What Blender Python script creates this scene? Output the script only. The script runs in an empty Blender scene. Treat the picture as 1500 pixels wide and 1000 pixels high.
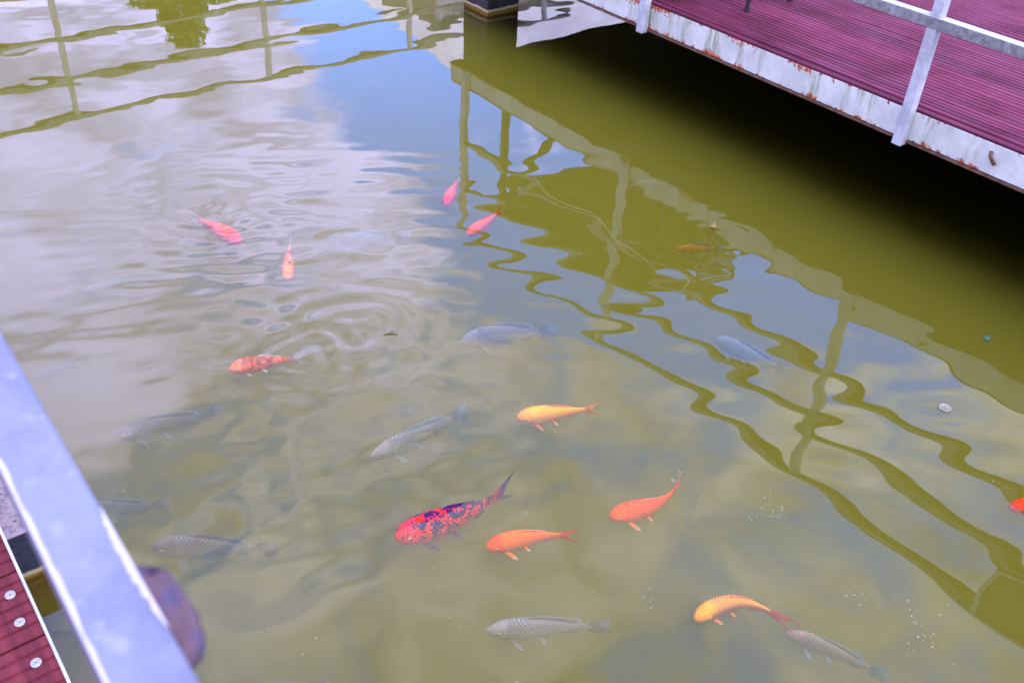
import bpy, bmesh, math, random
import numpy as np
from mathutils import Vector, Matrix, noise as mnoise

random.seed(7)
rng = np.random.default_rng(7)
S = bpy.context.scene
COL = S.collection

# ------------------------------------------------------------------ camera
H = 2.4                                     # eye height over the water, metres
cam_d = bpy.data.cameras.new("camera")
cam = bpy.data.objects.new("camera", cam_d)
COL.objects.link(cam)
R = ((0.79146298, -0.33712899, 0.50983369),
     (-0.60940205, -0.49948598, 0.61574581),
     (0.04706901, -0.79803371, -0.60077176))
cam.matrix_world = Matrix(((R[0][0], -R[0][1], -R[0][2], 0.0),
                           (R[1][0], -R[1][1], -R[1][2], 0.0),
                           (R[2][0], -R[2][1], -R[2][2], H),
                           (0, 0, 0, 1)))
cam_d.sensor_width = 36.0
cam_d.lens = 1404.0 / 1500.0 * 36.0
cam_d.clip_start = 0.05
cam_d.clip_end = 600.0
cam_d.dof.use_dof = True
cam_d.dof.focus_distance = 3.7
cam_d.dof.aperture_fstop = 5.0
S.camera = cam

# ------------------------------------------------------------------ sky, sun, exposure
SUN = Vector((0.06, -0.40, 1.0)).normalized()
SUN_EL = math.asin(SUN.z)
SUN_AZ = math.atan2(SUN.x, SUN.y)
world = bpy.data.worlds.new("World")
S.world = world
world.use_nodes = True


class NT:
    """small helper to wire shader nodes"""
    def __init__(self, tree):
        self.t = tree
        self.n = tree.nodes
        self.n.clear()

    def add(self, kind, **kw):
        nd = self.n.new(kind)
        for k, v in kw.items():
            setattr(nd, k, v)
        return nd

    def link(self, a, b):
        self.t.links.new(a, b)

    def put(self, sock, v):
        if isinstance(v, bpy.types.NodeSocket):
            self.link(v, sock)
        else:
            if sock.type == 'RGBA' and len(v) == 3:
                v = (*v, 1)
            sock.default_value = v

    def math(self, op, a, b=0.0, c=None, clamp=False):
        nd = self.add('ShaderNodeMath', operation=op, use_clamp=clamp)
        self.put(nd.inputs[0], a)
        self.put(nd.inputs[1], b)
        if c is not None:
            self.put(nd.inputs[2], c)
        return nd.outputs[0]

    def vmath(self, op, a, b):
        nd = self.add('ShaderNodeVectorMath', operation=op)
        self.put(nd.inputs[0], a)
        self.put(nd.inputs[1], b)
        return nd.outputs[0]

    def mix(self, f, a, b, blend='MIX'):
        nd = self.add('ShaderNodeMix', data_type='RGBA', blend_type=blend)
        self.put(nd.inputs[0], f)
        self.put(nd.inputs[6], a)
        self.put(nd.inputs[7], b)
        return nd.outputs[2]

    def ramp(self, v, lo, hi, a=0.0, b=1.0):
        nd = self.add('ShaderNodeMapRange', interpolation_type='SMOOTHSTEP')
        self.put(nd.inputs[0], v)
        for i, x in enumerate((lo, hi, a, b)):
            self.put(nd.inputs[1 + i], x)
        return nd.outputs[0]

    def noise(self, vec, scale, detail=3.0, rough=0.55, dist=0.0):
        nd = self.add('ShaderNodeTexNoise')
        if vec is not None:
            self.link(vec, nd.inputs['Vector'])
        nd.inputs['Scale'].default_value = scale
        nd.inputs['Detail'].default_value = detail
        nd.inputs['Roughness'].default_value = rough
        nd.inputs['Distortion'].default_value = dist
        return nd.outputs[0]

    def mapping(self, vec, scale=(1, 1, 1), loc=(0, 0, 0), rot=(0, 0, 0)):
        nd = self.add('ShaderNodeMapping')
        self.link(vec, nd.inputs[0])
        nd.inputs['Scale'].default_value = scale
        nd.inputs['Location'].default_value = loc
        nd.inputs['Rotation'].default_value = rot
        return nd.outputs[0]

    def obj(self):
        return self.add('ShaderNodeTexCoord').outputs['Object']


w = NT(world.node_tree)
sky = w.add('ShaderNodeTexSky', sky_type='NISHITA', sun_disc=False)
sky.sun_elevation = SUN_EL
sky.sun_rotation = SUN_AZ % (2 * math.pi)
sky.air_density = 1.0
sky.dust_density = 0.6
sky.ozone_density = 2.0
SKY_STRENGTH = 0.13
hs = w.add('ShaderNodeHueSaturation')
hs.inputs['Saturation'].default_value = 1.35
hs.inputs['Value'].default_value = 6.0
w.link(w.mix(1.0, sky.outputs[0], (1.05, 0.90, 1.12), 'MULTIPLY'), hs.inputs['Color'])
dirv = w.add('ShaderNodeTexCoord').outputs['Generated']
sep = w.add('ShaderNodeSeparateXYZ')
w.link(dirv, sep.inputs[0])
zc = w.math('MAXIMUM', sep.outputs[2], 0.06)
px = w.math('DIVIDE', sep.outputs[0], zc)
py = w.math('DIVIDE', sep.outputs[1], zc)
cmb = w.add('ShaderNodeCombineXYZ')
w.link(px, cmb.inputs[0])
w.link(py, cmb.inputs[1])
P = cmb.outputs[0]                              # cloud layer seen as a flat sheet overhead
big = w.noise(w.mapping(P, (1, 1, 1), (3.1, 0.4, 0)), 1.5, 6.0, 0.55, 0.3)
fine = w.noise(w.mapping(P, (1, 1, 1), (7.7, 2.4, 0)), 4.2, 7.0, 0.6, 0.5)
warp = w.math('MULTIPLY', w.math('SUBTRACT', w.noise(P, 1.1, 3.0), 0.5), 0.9)
# a long blue lane in the cloud cover
lx = w.math('ADD', w.math('SUBTRACT', px, w.math('MULTIPLY', py, 0.33)), w.math('MULTIPLY', warp, 0.55))
lx = w.math('SUBTRACT', lx, w.math('MULTIPLY', w.math('MAXIMUM', w.math('SUBTRACT', 1.1, py), 0.0), 1.6))
lane = w.math('MULTIPLY', w.ramp(lx, 0.27, 0.55), w.ramp(lx, 1.75, 1.45))
lane = w.math('MULTIPLY', lane, w.ramp(py, 0.35, 0.75))
low = w.ramp(py, 0.7, 1.9, -0.03, 0.12)
cov = w.math('ADD', w.math('MULTIPLY', big, 0.50), w.math('MULTIPLY', fine, 0.60))
cov = w.math('SUBTRACT', w.math('ADD', cov, low), w.math('MULTIPLY', lane, 0.275))
cloud = w.ramp(cov, 0.41, 0.59)
shade = w.noise(w.mapping(P, (1, 1, 1), (1.7, 5.2, 0)), 3.1, 5.0, 0.55, 0.6)
shade = w.ramp(shade, 0.32, 0.68, 0.50, 1.25)
CL = 11.8
vs = w.add('ShaderNodeVectorMath', operation='SCALE')
w.link(w.mix(w.ramp(py, 0.3, 1.6), (0.98 * CL, 0.945 * CL, 1.12 * CL), (0.96 * CL, 0.91 * CL, 1.85 * CL)), vs.inputs[0])
bank = w.math('MULTIPLY', w.ramp(py, 0.45, 1.15, 1.28, 1.45), w.ramp(py, 1.5, 2.5, 1.0, 0.72))
w.link(w.math('MULTIPLY', shade, bank), vs.inputs['Scale'])
col = w.mix(cloud, hs.outputs[0], vs.outputs[0])
bg = w.add('ShaderNodeBackground')
bg.inputs['Strength'].default_value = SKY_STRENGTH
w.link(col, bg.inputs['Color'])
w.link(bg.outputs[0], w.add('ShaderNodeOutputWorld').inputs[0])
world.cycles.sampling_method = 'MANUAL'
world.cycles.sample_map_resolution = 512

sun_d = bpy.data.lights.new("sun", 'SUN')
sun_d.energy = 2.8
sun_d.angle = math.radians(40)
sun_d.color = (1.0, 0.95, 0.88)
sun = bpy.data.objects.new("sun", sun_d)
COL.objects.link(sun)
sun.rotation_euler = SUN.to_track_quat('Z', 'Y').to_euler()

vs_ = S.view_settings
vs_.view_transform = 'Standard'
vs_.look = 'None'
vs_.exposure = 0.6
vs_.gamma = 1.0
vs_.use_curve_mapping = False
S.cycles.max_bounces = 8
S.cycles.transparent_max_bounces = 12
S.cycles.volume_bounces = 4
S.cycles.use_denoising = True
S.cycles.caustics_reflective = False
S.cycles.caustics_refractive = False


# ------------------------------------------------------------------ material helpers
def new_mat(name):
    m = bpy.data.materials.new(name)
    m.use_nodes = True
    return m, NT(m.node_tree)


def principled(t, color, rough=0.6, bump=None, bump_str=0.3, bump_dist=0.01, spec=0.5):
    b = t.add('ShaderNodeBsdfPrincipled')
    t.put(b.inputs['Base Color'], color)
    t.put(b.inputs['Roughness'], rough)
    b.inputs['Specular IOR Level'].default_value = spec
    if bump is not None:
        bp = t.add('ShaderNodeBump')
        bp.inputs['Strength'].default_value = bump_str
        bp.inputs['Distance'].default_value = bump_dist
        t.link(bump, bp.inputs['Height'])
        t.link(bp.outputs[0], b.inputs['Normal'])
    return b


def finish(t, sh, vol=None):
    o = t.add('ShaderNodeOutputMaterial')
    t.link(sh, o.inputs[0])
    if vol is not None:
        t.link(vol, o.inputs[1])


def plain(name, color, rough=0.6, var=0.25, scale=12.0):
    m, t = new_mat(name)
    n = t.noise(t.obj(), scale, 5.0)
    f = t.ramp(n, 0.3, 0.7, 1.0 - var, 1.0 + var)
    c = t.add('ShaderNodeVectorMath', operation='SCALE')
    c.inputs[0].default_value = color
    t.link(f, c.inputs['Scale'])
    b = principled(t, c.outputs[0], rough, n, 0.15, 0.004)
    finish(t, b.outputs[0])
    return m


def mat_white_paint(name, grime=1.0, base=(0.40, 0.40, 0.43)):
    """old white paint on steel: chipped patches, dirt on the upright sides"""
    m, t = new_mat(name)
    o = t.obj()
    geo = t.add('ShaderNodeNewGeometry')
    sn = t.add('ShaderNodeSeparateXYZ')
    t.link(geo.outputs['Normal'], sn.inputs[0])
    n1 = t.noise(o, 7.0, 6.0, 0.65)
    n2 = t.noise(o, 38.0, 5.0, 0.65)
    n3 = t.noise(t.mapping(o, (30, 30, 6)), 1.0, 4.0, 0.6)
    c = t.mix(t.ramp(n1, 0.4, 0.62), base, tuple(x * 0.70 for x in base))
    c = t.mix(t.math('MULTIPLY', t.ramp(n2, 0.56, 0.64), 0.55), c, tuple(min(0.75, x * 1.3) for x in base))
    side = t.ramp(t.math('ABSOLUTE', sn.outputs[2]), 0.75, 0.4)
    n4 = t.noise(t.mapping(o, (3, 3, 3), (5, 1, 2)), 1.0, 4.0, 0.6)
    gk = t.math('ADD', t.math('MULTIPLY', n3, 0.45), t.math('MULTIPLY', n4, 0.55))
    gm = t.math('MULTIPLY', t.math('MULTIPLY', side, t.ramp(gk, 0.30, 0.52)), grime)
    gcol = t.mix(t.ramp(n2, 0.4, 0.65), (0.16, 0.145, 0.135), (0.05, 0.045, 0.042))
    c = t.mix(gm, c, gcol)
    gm2 = t.math('MULTIPLY', t.ramp(n2, 0.60, 0.70), 0.35)
    c = t.mix(gm2, c, (0.23, 0.22, 0.17))
    b = principled(t, c, 0.5, n2, 0.25, 0.003)
    finish(t, b.outputs[0])
    return m


def mat_fascia():
    """white painted steel channel: rust along the top and bottom edges, green streaks"""
    m, t = new_mat("rusty_white_steel")
    o = t.obj()
    s = t.add('ShaderNodeSeparateXYZ')
    t.link(o, s.inputs[0])
    z = s.outputs[2]
    n1 = t.noise(o, 5.0, 6.0, 0.6)
    n2 = t.noise(o, 42.0, 6.0, 0.7)
    run = t.noise(t.mapping(o, (9, 9, 1.6)), 1.0, 5.0, 0.6)
    runf = t.noise(t.mapping(o, (70, 70, 7)), 1.0, 4.0, 0.6)
    patch = t.noise(t.mapping(o, (1.5, 1.5, 0.4), (0, 3.3, 0)), 1.0, 3.0, 0.6)
    c = t.mix(t.ramp(n1, 0.35, 0.65), (0.55, 0.545, 0.49), (0.43, 0.425, 0.385))
    c = t.mix(t.math('MULTIPLY', t.ramp(n2, 0.5, 0.7), 0.5), c, (0.36, 0.36, 0.35))
    # algae streaks running down
    g = t.math('MULTIPLY', t.ramp(run, 0.47, 0.62), t.ramp(runf, 0.36, 0.60))
    c = t.mix(t.math('MULTIPLY', g, 0.75), c, (0.18, 0.19, 0.08))
    # rust eating in from the upper edge
    reach = t.math('MULTIPLY', t.ramp(patch, 0.42, 0.66), 0.042)
    top = t.math('SUBTRACT', 0.592, z)
    rt = t.math('SUBTRACT', reach, t.math('ADD', top, t.math('MULTIPLY', t.math('SUBTRACT', 0.58, n2), 0.20)))
    rt = t.ramp(rt, -0.004, 0.010)
    low = t.math('SUBTRACT', z, 0.445)
    rb = t.math('SUBTRACT', t.math('MULTIPLY', t.ramp(run, 0.30, 0.7), 0.042), t.math('ADD', low, t.math('MULTIPLY', t.math('SUBTRACT', 0.6, n2), 0.09)))
    rb = t.ramp(rb, -0.004, 0.010)
    rust = t.mix(t.ramp(n2, 0.4, 0.65), (0.55, 0.085, 0.012), (0.14, 0.035, 0.014))
    c = t.mix(t.math('MAXIMUM', rt, rb), c, rust)
    b = principled(t, c, 0.55, n2, 0.4, 0.004)
    finish(t, b.outputs[0])
    return m


def mat_board(name, along, c1, c2):
    """red-brown composite decking, brushed along its length, each board a little different"""
    m, t = new_mat(name)
    o = t.obj()
    info = t.add('ShaderNodeObjectInfo')
    sc = (45, 0.9, 45) if along == 'Y' else (0.9, 45, 45)
    ofs = t.add('ShaderNodeCombineXYZ')
    t.link(t.math('MULTIPLY', info.outputs['Random'], 17.0), ofs.inputs[2])
    v = t.vmath('ADD', t.mapping(o, sc), ofs.outputs[0])
    streak = t.noise(v, 1.0, 4.0, 0.6)
    blot = t.noise(t.vmath('ADD', o, ofs.outputs[0]), 2.3, 5.0, 0.6)
    c = t.mix(t.ramp(streak, 0.3, 0.7), c1, c2)
    c = t.mix(t.math('MULTIPLY', t.ramp(blot, 0.45, 0.7), 0.5), c, tuple(0.45 * x for x in c2))
    hv = t.add('ShaderNodeHueSaturation')
    t.link(c, hv.inputs['Color'])
    t.put(hv.inputs['Value'], t.math('ADD', 0.86, t.math('MULTIPLY', info.outputs['Random'], 0.28)))
    b = principled(t, hv.outputs[0], t.ramp(blot, 0.3, 0.7, 0.55, 0.75), streak, 0.15, 0.002, 0.12)
    finish(t, b.outputs[0])
    return m


def mat_concrete(name, c1=(0.22, 0.19, 0.20), wet=0.10, top=None):
    """pier concrete with a wet algae band just above the water line"""
    m, t = new_mat(name)
    o = t.obj()
    s = t.add('ShaderNodeSeparateXYZ')
    t.link(o, s.inputs[0])
    n1 = t.noise(o, 6.0, 6.0, 0.65)
    n2 = t.noise(o, 40.0, 5.0, 0.6)
    st = t.noise(t.mapping(o, (28, 28, 3)), 1.0, 4.0)
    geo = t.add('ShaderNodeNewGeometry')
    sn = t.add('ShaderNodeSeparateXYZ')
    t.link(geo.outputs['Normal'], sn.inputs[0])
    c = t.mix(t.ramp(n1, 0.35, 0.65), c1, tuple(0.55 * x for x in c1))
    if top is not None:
        c = t.mix(t.math('MULTIPLY', t.ramp(sn.outputs[2], 0.4, 0.8), t.ramp(n2, 0.68, 0.60)), c, top)  # upward faces painted paler than the sides, as a lit top over shaded sides
    c = t.mix(t.math('MULTIPLY', t.ramp(st, 0.5, 0.65), 0.5), c, (0.05, 0.045, 0.05))
    c = t.mix(t.math('MULTIPLY', t.ramp(n2, 0.62, 0.72), 0.6), c, tuple(1.5 * x + 0.03 for x in c1))
    edge = t.math('ADD', s.outputs[2], t.math('MULTIPLY', t.math('SUBTRACT', n1, 0.5), 0.05))
    c = t.mix(t.ramp(edge, wet + 0.012, wet), c, (0.45, 0.36, 0.20))
    c = t.mix(t.ramp(edge, wet, wet - 0.015), c, (0.16, 0.085, 0.012))
    b = principled(t, c, 0.8, n2, 0.5, 0.006, 0.15)
    finish(t, b.outputs[0])
    return m


# ------------------------------------------------------------------ mesh helpers
def mesh_obj(name, verts, faces, mat, parent=None, smooth=False, uvs=None):
    me = bpy.data.meshes.new(name)
    me.from_pydata([tuple(v) for v in verts], [], faces)
    if uvs is not None:
        ul = me.uv_layers.new(name="UVMap")
        for lp in me.loops:
            ul.data[lp.index].uv = uvs[lp.vertex_index]
    if mat is not None:
        me.materials.append(mat)
    if smooth:
        for p in me.polygons:
            p.use_smooth = True
    me.update()
    o = bpy.data.objects.new(name, me)
    COL.objects.link(o)
    if parent is not None:
        o.parent = parent
    return o


def bm_obj(name, bm, mat, parent=None, smooth=False):
    bmesh.ops.recalc_face_normals(bm, faces=bm.faces)
    me = bpy.data.meshes.new(name)
    bm.to_mesh(me)
    bm.free()
    if mat is not None:
        me.materials.append(mat)
    if smooth:
        for p in me.polygons:
            p.use_smooth = True
    o = bpy.data.objects.new(name, me)
    COL.objects.link(o)
    if parent is not None:
        o.parent = parent
    return o


def add_box(bm, lo, hi, bev=0.0):
    r = bmesh.ops.create_cube(bm, size=1.0)
    vs = r['verts']
    for v in vs:
        v.co = Vector(((lo[i] + hi[i]) / 2 + v.co[i] * (hi[i] - lo[i]) for i in range(3)))
    if bev > 0:
        es = list({e for v in vs for e in v.link_edges})
        bmesh.ops.bevel(bm, geom=es, offset=bev, segments=2, affect='EDGES', profile=0.5)


def box(name, lo, hi, mat, parent=None, bev=0.0):
    bm = bmesh.new()
    add_box(bm, lo, hi, bev)
    return bm_obj(name, bm, mat, parent)


def add_tube(bm, pts, radii, seg=8):
    """round tube through a list of points"""
    pts = [Vector(p) for p in pts]
    if not hasattr(radii, '__len__'):
        radii = [radii] * len(pts)
    rings = []
    for i, p in enumerate(pts):
        d = (pts[min(i + 1, len(pts) - 1)] - pts[max(i - 1, 0)]).normalized()
        a = d.orthogonal().normalized() if i == 0 else (prev_a - d * prev_a.dot(d)).normalized()
        prev_a = a
        b = d.cross(a)
        rings.append([bm.verts.new(p + (a * math.cos(2 * math.pi * k / seg) + b * math.sin(2 * math.pi * k / seg)) * radii[i]) for k in range(seg)])
    for i in range(len(rings) - 1):
        for k in range(seg):
            bm.faces.new((rings[i][k], rings[i][(k + 1) % seg], rings[i + 1][(k + 1) % seg], rings[i + 1][k]))
    bm.faces.new(rings[0][::-1])
    bm.faces.new(rings[-1])


def add_bar(bm, a, b, wdt, hgt):
    """square bar from a to b"""
    a, b = Vector(a), Vector(b)
    d = (b - a).normalized()
    s = d.cross(Vector((0, 0, 1)))
    s = Vector((1, 0, 0)) if s.length < 1e-3 else s.normalized()
    u = s.cross(d)
    q = []
    for p in (a, b):
        for (i, j) in ((-1, -1), (1, -1), (1, 1), (-1, 1)):
            q.append(bm.verts.new(p + s * (i * wdt / 2) + u * (j * hgt / 2)))
    for f in ((0, 1, 2, 3), (7, 6, 5, 4), (0, 4, 5, 1), (1, 5, 6, 2), (2, 6, 7, 3), (3, 7, 4, 0)):
        bm.faces.new([q[i] for i in f])


def empty(name, loc=(0, 0, 0)):
    o = bpy.data.objects.new(name, None)
    o.location = loc
    COL.objects.link(o)
    return o


def tag(o, label=None, cat=None, group=None, kind=None):
    if label:
        o['label'] = label
    if cat:
        o['category'] = cat
    if group:
        o['group'] = group
    if kind:
        o['kind'] = kind
    return o


def copy_obj(o, parent=None):
    c = o.copy()
    COL.objects.link(c)
    if parent is not None:
        c.parent = parent
    return c


# ------------------------------------------------------------------ ground and pond
M_bed = plain("pond_mud", (0.10, 0.085, 0.03), 0.9, 0.3, 3.0)
M_pave = plain("paving_concrete", (0.30, 0.29, 0.27), 0.85, 0.2, 2.0)
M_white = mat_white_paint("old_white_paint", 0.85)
M_white_clean = mat_white_paint("white_post_paint", 0.25, (0.50, 0.50, 0.55))
M_fascia = mat_fascia()
M_board_r = mat_board("purple_brown_decking", 'Y', (0.145, 0.021, 0.054), (0.062, 0.008, 0.022))
M_board_l = mat_board("red_brown_decking", 'X', (0.105, 0.016, 0.023), (0.065, 0.009, 0.015))
M_dark = plain("dark_underdeck_timber", (0.09, 0.07, 0.055), 0.9)
M_black = plain("black_metal", (0.012, 0.012, 0.016), 0.4)
M_conc = mat_concrete("pier_concrete", (0.040, 0.030, 0.033), 0.040)
M_conc2 = mat_concrete("footing_concrete", (0.045, 0.050, 0.075), 0.03, (0.26, 0.21, 0.24))  # dark shaded sides and pale lit top put into the colour

WX0, WX1, WY0, WY1 = -2.5, 13.0, -3.5, 12.5
ground = mesh_obj("ground", [(-250, -250, -0.9), (250, -250, -0.9), (250, 250, -0.9), (-250, 250, -0.9)], [(0, 1, 2, 3)], M_bed)
tag(ground, "muddy pond floor and surrounding ground", None, None, "structure")
for nm, lo, hi in (("pavement", (-120, WY1, -1.2), (120, 120, 0.36)), ("pavement", (-120, -120, -1.2), (120, WY0, 0.36)),
                   ("pavement", (-120, WY0, -1.2), (WX0, WY1, 0.36)), ("pavement", (WX1, WY0, -1.2), (120, WY1, 0.36))):
    tag(box(nm, lo, hi, M_pave), "paved bank around the pond", None, None, "structure")


# ------------------------------------------------------------------ water
def axis(lo, a, b, hi, step):
    core = np.arange(a, b + 1e-6, step)
    n1, n2 = max(2, int((a - lo) / 0.2)), max(2, int((hi - b) / 0.2))
    return np.concatenate([np.linspace(lo, a, n1, endpoint=False), core, np.linspace(b, hi, n2 + 1)[1:]])


gx = axis(WX0 - 0.02, 0.0, 7.6, WX1 + 0.02, 0.017)
gy = axis(WY0 - 0.02, 0.2, 8.4, WY1 + 0.02, 0.017)
GX, GY = np.meshgrid(gx, gy, indexing='xy')


def smooth(a, b, v):
    u = np.clip((v - a) / (b - a), 0, 1)
    return u * u * (3 - 2 * u)


def blob(x, y, r):
    return np.exp(-((GX - x) ** 2 + (GY - y) ** 2) / (r * r))


def waves(n, lam0, lam1, ang0, ang1, slope):
    """sum of sine trains, slope = rms tilt (radians) of the sum"""
    h = np.zeros_like(GX)
    for i in range(n):
        lam = math.exp(rng.uniform(math.log(lam0), math.log(lam1)))
        an = math.radians(rng.uniform(ang0, ang1))
        ph = rng.uniform(0, 6.283)
        k = 2 * math.pi / lam
        xx = GX + 0.10 * np.sin(GY * 1.9 + i * 1.7) + 0.05 * np.sin(GX * 3.1 + i)
        yy = GY + 0.10 * np.sin(GX * 2.3 + i * 0.9) + 0.05 * np.sin(GY * 2.7 + 2 * i)
        h += slope * math.sqrt(2.0 / n) / k * np.sin(k * (xx * math.cos(an) + yy * math.sin(an)) + ph)
    return h


hgt = waves(10, 0.25, 0.9, 0, 180, 0.0028)                                        # gentle everywhere
zone_r = smooth(1.7, 2.6, GX + 0.25 * (GY - 2.2)) * smooth(4.4, 2.9, GY) * smooth(4.3, 3.0, GX)            # zigzag under the deck railing
hgt += zone_r * waves(9, 0.17, 0.34, 25, 80, 0.0130)
zone_l = blob(1.35, 3.55, 0.95) + 0.7 * blob(2.0, 3.9, 0.7)                        # streaky patch on the left
hgt += zone_l * waves(12, 0.10, 0.30, 35, 85, 0.015)
zone_c = blob(1.25, 2.55, 0.75) + 0.6 * blob(0.9, 2.1, 0.6)                         # churned water by the middle fish
hgt += (zone_l + zone_c) * waves(14, 0.06, 0.14, 0, 180, 0.004)
hgt += zone_c * waves(14, 0.14, 0.40, 0, 180, 0.018)
zone_t = smooth(4.6, 6.0, GY)
hgt += blob(0.9, 1.75, 0.95) * waves(8, 0.28, 0.7, 0, 180, 0.014)
hgt += zone_t * waves(8, 0.10, 0.35, 40, 120, 0.0018)
hgt += waves(10, 0.07, 0.16, 0, 180, 0.0016) * (0.4 + blob(4.0, 2.9, 0.7) * 3.5)
for (cx, cy, rad, lam, sl) in ((1.545, 2.90, 0.28, 0.125, 0.065), (1.29, 2.83, 0.25, 0.11, 0.07), (3.44, 2.55, 0.32, 0.085, 0.030),
                               (1.66, 3.75, 0.35, 0.12, 0.020), (2.73, 3.83, 0.25, 0.10, 0.012), (1.40, 4.2, 0.4, 0.12, 0.02)):
    rr = np.sqrt((GX - cx) ** 2 + (GY - cy) ** 2)
    k = 2 * math.pi / lam
    rr2 = rr + 0.02 * np.sin(3 * np.arctan2(GY - cy, GX - cx) + cx * 7)
    hgt += sl / k * np.sin(k * rr2) * np.exp(-(rr / rad) ** 2) * smooth(0.0, 0.05, rr)
fade = smooth(WX0, WX0 + 0.3, GX) * smooth(WX1, WX1 - 0.3, GX) * smooth(WY0, WY0 + 0.3, GY) * smooth(WY1, WY1 - 0.3, GY)
hgt *= fade

m, t = new_mat("pond_water")
fr = t.add('ShaderNodeFresnel')
fr.inputs['IOR'].default_value = 1.53
gl = t.add('ShaderNodeBsdfGlossy')
gl.inputs['Roughness'].default_value = 0.0
gl.inputs['Color'].default_value = (1, 1, 1, 1)
tr = t.add('ShaderNodeBsdfTransparent')
mx = t.add('ShaderNodeMixShader')
t.link(fr.outputs[0], mx.inputs[0])
t.link(tr.outputs[0], mx.inputs[1])
t.link(gl.outputs[0], mx.inputs[2])
vsc = t.add('ShaderNodeVolumeScatter')
vsc.inputs['Color'].default_value = (0.775, 0.765, 0.13, 1)
vsc.inputs['Density'].default_value = 1.6
vab = t.add('ShaderNodeVolumeAbsorption')
vab.inputs['Color'].default_value = (0.42, 0.39, 0.0, 1)
vab.inputs['Density'].default_value = 2.6
va = t.add('ShaderNodeAddShader')
t.link(vsc.outputs[0], va.inputs[0])
t.link(vab.outputs[0], va.inputs[1])
finish(t, mx.outputs[0], va.outputs[0])
M_water = m

ny, nx = GX.shape
top = np.stack([GX, GY, hgt], -1).reshape(-1, 3)
idx = np.arange(nx * ny).reshape(ny, nx)
q = np.stack([idx[:-1, :-1], idx[:-1, 1:], idx[1:, 1:], idx[1:, :-1]], -1).reshape(-1, 4)
ring = np.concatenate([idx[0, :], idx[1:, -1], idx[-1, -2::-1], idx[-2:0:-1, 0]])
nb = len(ring)
bot = top[ring].copy()
bot[:, 2] = -1.0
base0 = len(top)
allv = np.concatenate([top, bot])
nxt = np.roll(np.arange(nb), -1)
side = np.stack([ring[nxt], ring, base0 + np.arange(nb), base0 + nxt], -1)
me = bpy.data.meshes.new("water")
nq = len(q) + len(side)
me.vertices.add(len(allv))
me.vertices.foreach_set("co", allv.astype(np.float32).ravel())
me.loops.add(nq * 4 + nb)
me.polygons.add(nq + 1)
li = np.concatenate([q.ravel(), side.ravel(), base0 + np.arange(nb)[::-1]])
me.loops.foreach_set("vertex_index", li.astype(np.int32))
me.polygons.foreach_set("loop_start", np.concatenate([np.arange(nq) * 4, [nq * 4]]).astype(np.int32))
sm = np.zeros(nq + 1, dtype=bool)
sm[:len(q)] = True
me.update(calc_edges=True)
me.polygons.foreach_set("use_smooth", sm)
me.materials.append(M_water)
me.validate()
# keep shading of the surface free of the vertical sides
water = bpy.data.objects.new("water", me)
COL.objects.link(water)
tag(water, "murky olive green pond water with rippled reflections", None, None, "structure")

# ------------------------------------------------------------------ right deck
EX = 4.28
Z0, Z1, DZ = 0.445, 0.592, 0.61
DY0, DY1 = -3.4, 6.14
deck = empty("deck", (EX, 0, 0))
tag(deck, "purple brown boarded deck over the pond with rusty white steel edge, at the upper right", "deck")


def on_deck(o):
    o.parent = deck
    o.location = (-EX, 0, 0)
    return o


bm = bmesh.new()
add_box(bm, (EX, DY0, Z0 + 0.004), (EX + 0.012, DY1, Z1), 0.002)
add_box(bm, (EX + 0.012, DY1 - 0.012, Z0 + 0.004), (12.5, DY1, Z1), 0.002)
on_deck(bm_obj("edge_beam", bm, M_fascia))
M_rust = plain("dark_rusty_steel", (0.085, 0.035, 0.018), 0.8, 0.5, 25)
bm = bmesh.new()
add_box(bm, (EX - 0.014, DY0, Z0 - 0.008), (EX + 0.09, DY1 - 0.0, Z0 + 0.0), 0.001)
on_deck(bm_obj("beam_flange", bm, M_rust))
bm = bmesh.new()
add_box(bm, (EX + 0.10, DY0, Z0 + 0.02), (12.5, DY1 - 0.03, DZ - 0.03))
for k in range(8):
    add_box(bm, (EX + 0.02, DY0 + 0.3 + 1.2 * k, Z0 + 0.015), (EX + 0.099, DY0 + 0.36 + 1.2 * k, Z1 - 0.03))
on_deck(bm_obj("underframe", bm, M_dark))
bm = bmesh.new()
add_tube(bm, [(EX - 0.010, 1.80, 0.560), (EX - 0.012, 1.795, 0.535), (EX - 0.010, 1.765, 0.505)], [0.010, 0.007, 0.009], 8)
on_deck(bm_obj("clip", bm, M_rust, None, True))
on_deck(box("edging_strip", (EX + 0.003, DY0, Z1 + 0.001), (EX + 0.046, DY1, Z1 + 0.014), M_board_r, None, 0.003))


def board_mesh(name, length, width, grooves, mat):
    """one grooved composite board, lying along +Y from the origin, top at z = 0"""
    th = 0.024
    p = width / grooves
    prof = [(0.0, -th), (0.0, -0.004), (0.004, 0.0)]
    for g in range(grooves):
        x0 = g * p
        if g > 0:
            prof += [(x0 - 0.0060, 0.0), (x0 - 0.0035, -0.0050), (x0 + 0.0035, -0.0050), (x0 + 0.0060, 0.0)]
    prof += [(width - 0.004, 0.0), (width, -0.004), (width, -th)]
    n = len(prof)
    v = [(x, 0, z) for x, z in prof] + [(x, length, z) for x, z in prof]
    f = [(i, i + 1, n + i + 1, n + i)[::-1] for i in range(n - 1)] + [(n - 1, 0, n, 2 * n - 1)[::-1]]
    f += [tuple(range(n)), tuple(range(2 * n - 1, n - 1, -1))]
    me = bpy.data.meshes.new(name)
    me.from_pydata(v, [], f)
    me.materials.append(mat)
    bm = bmesh.new()
    bm.from_mesh(me)
    bmesh.ops.recalc_face_normals(bm, faces=bm.faces)
    bm.to_mesh(me)
    bm.free()
    return me


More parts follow.
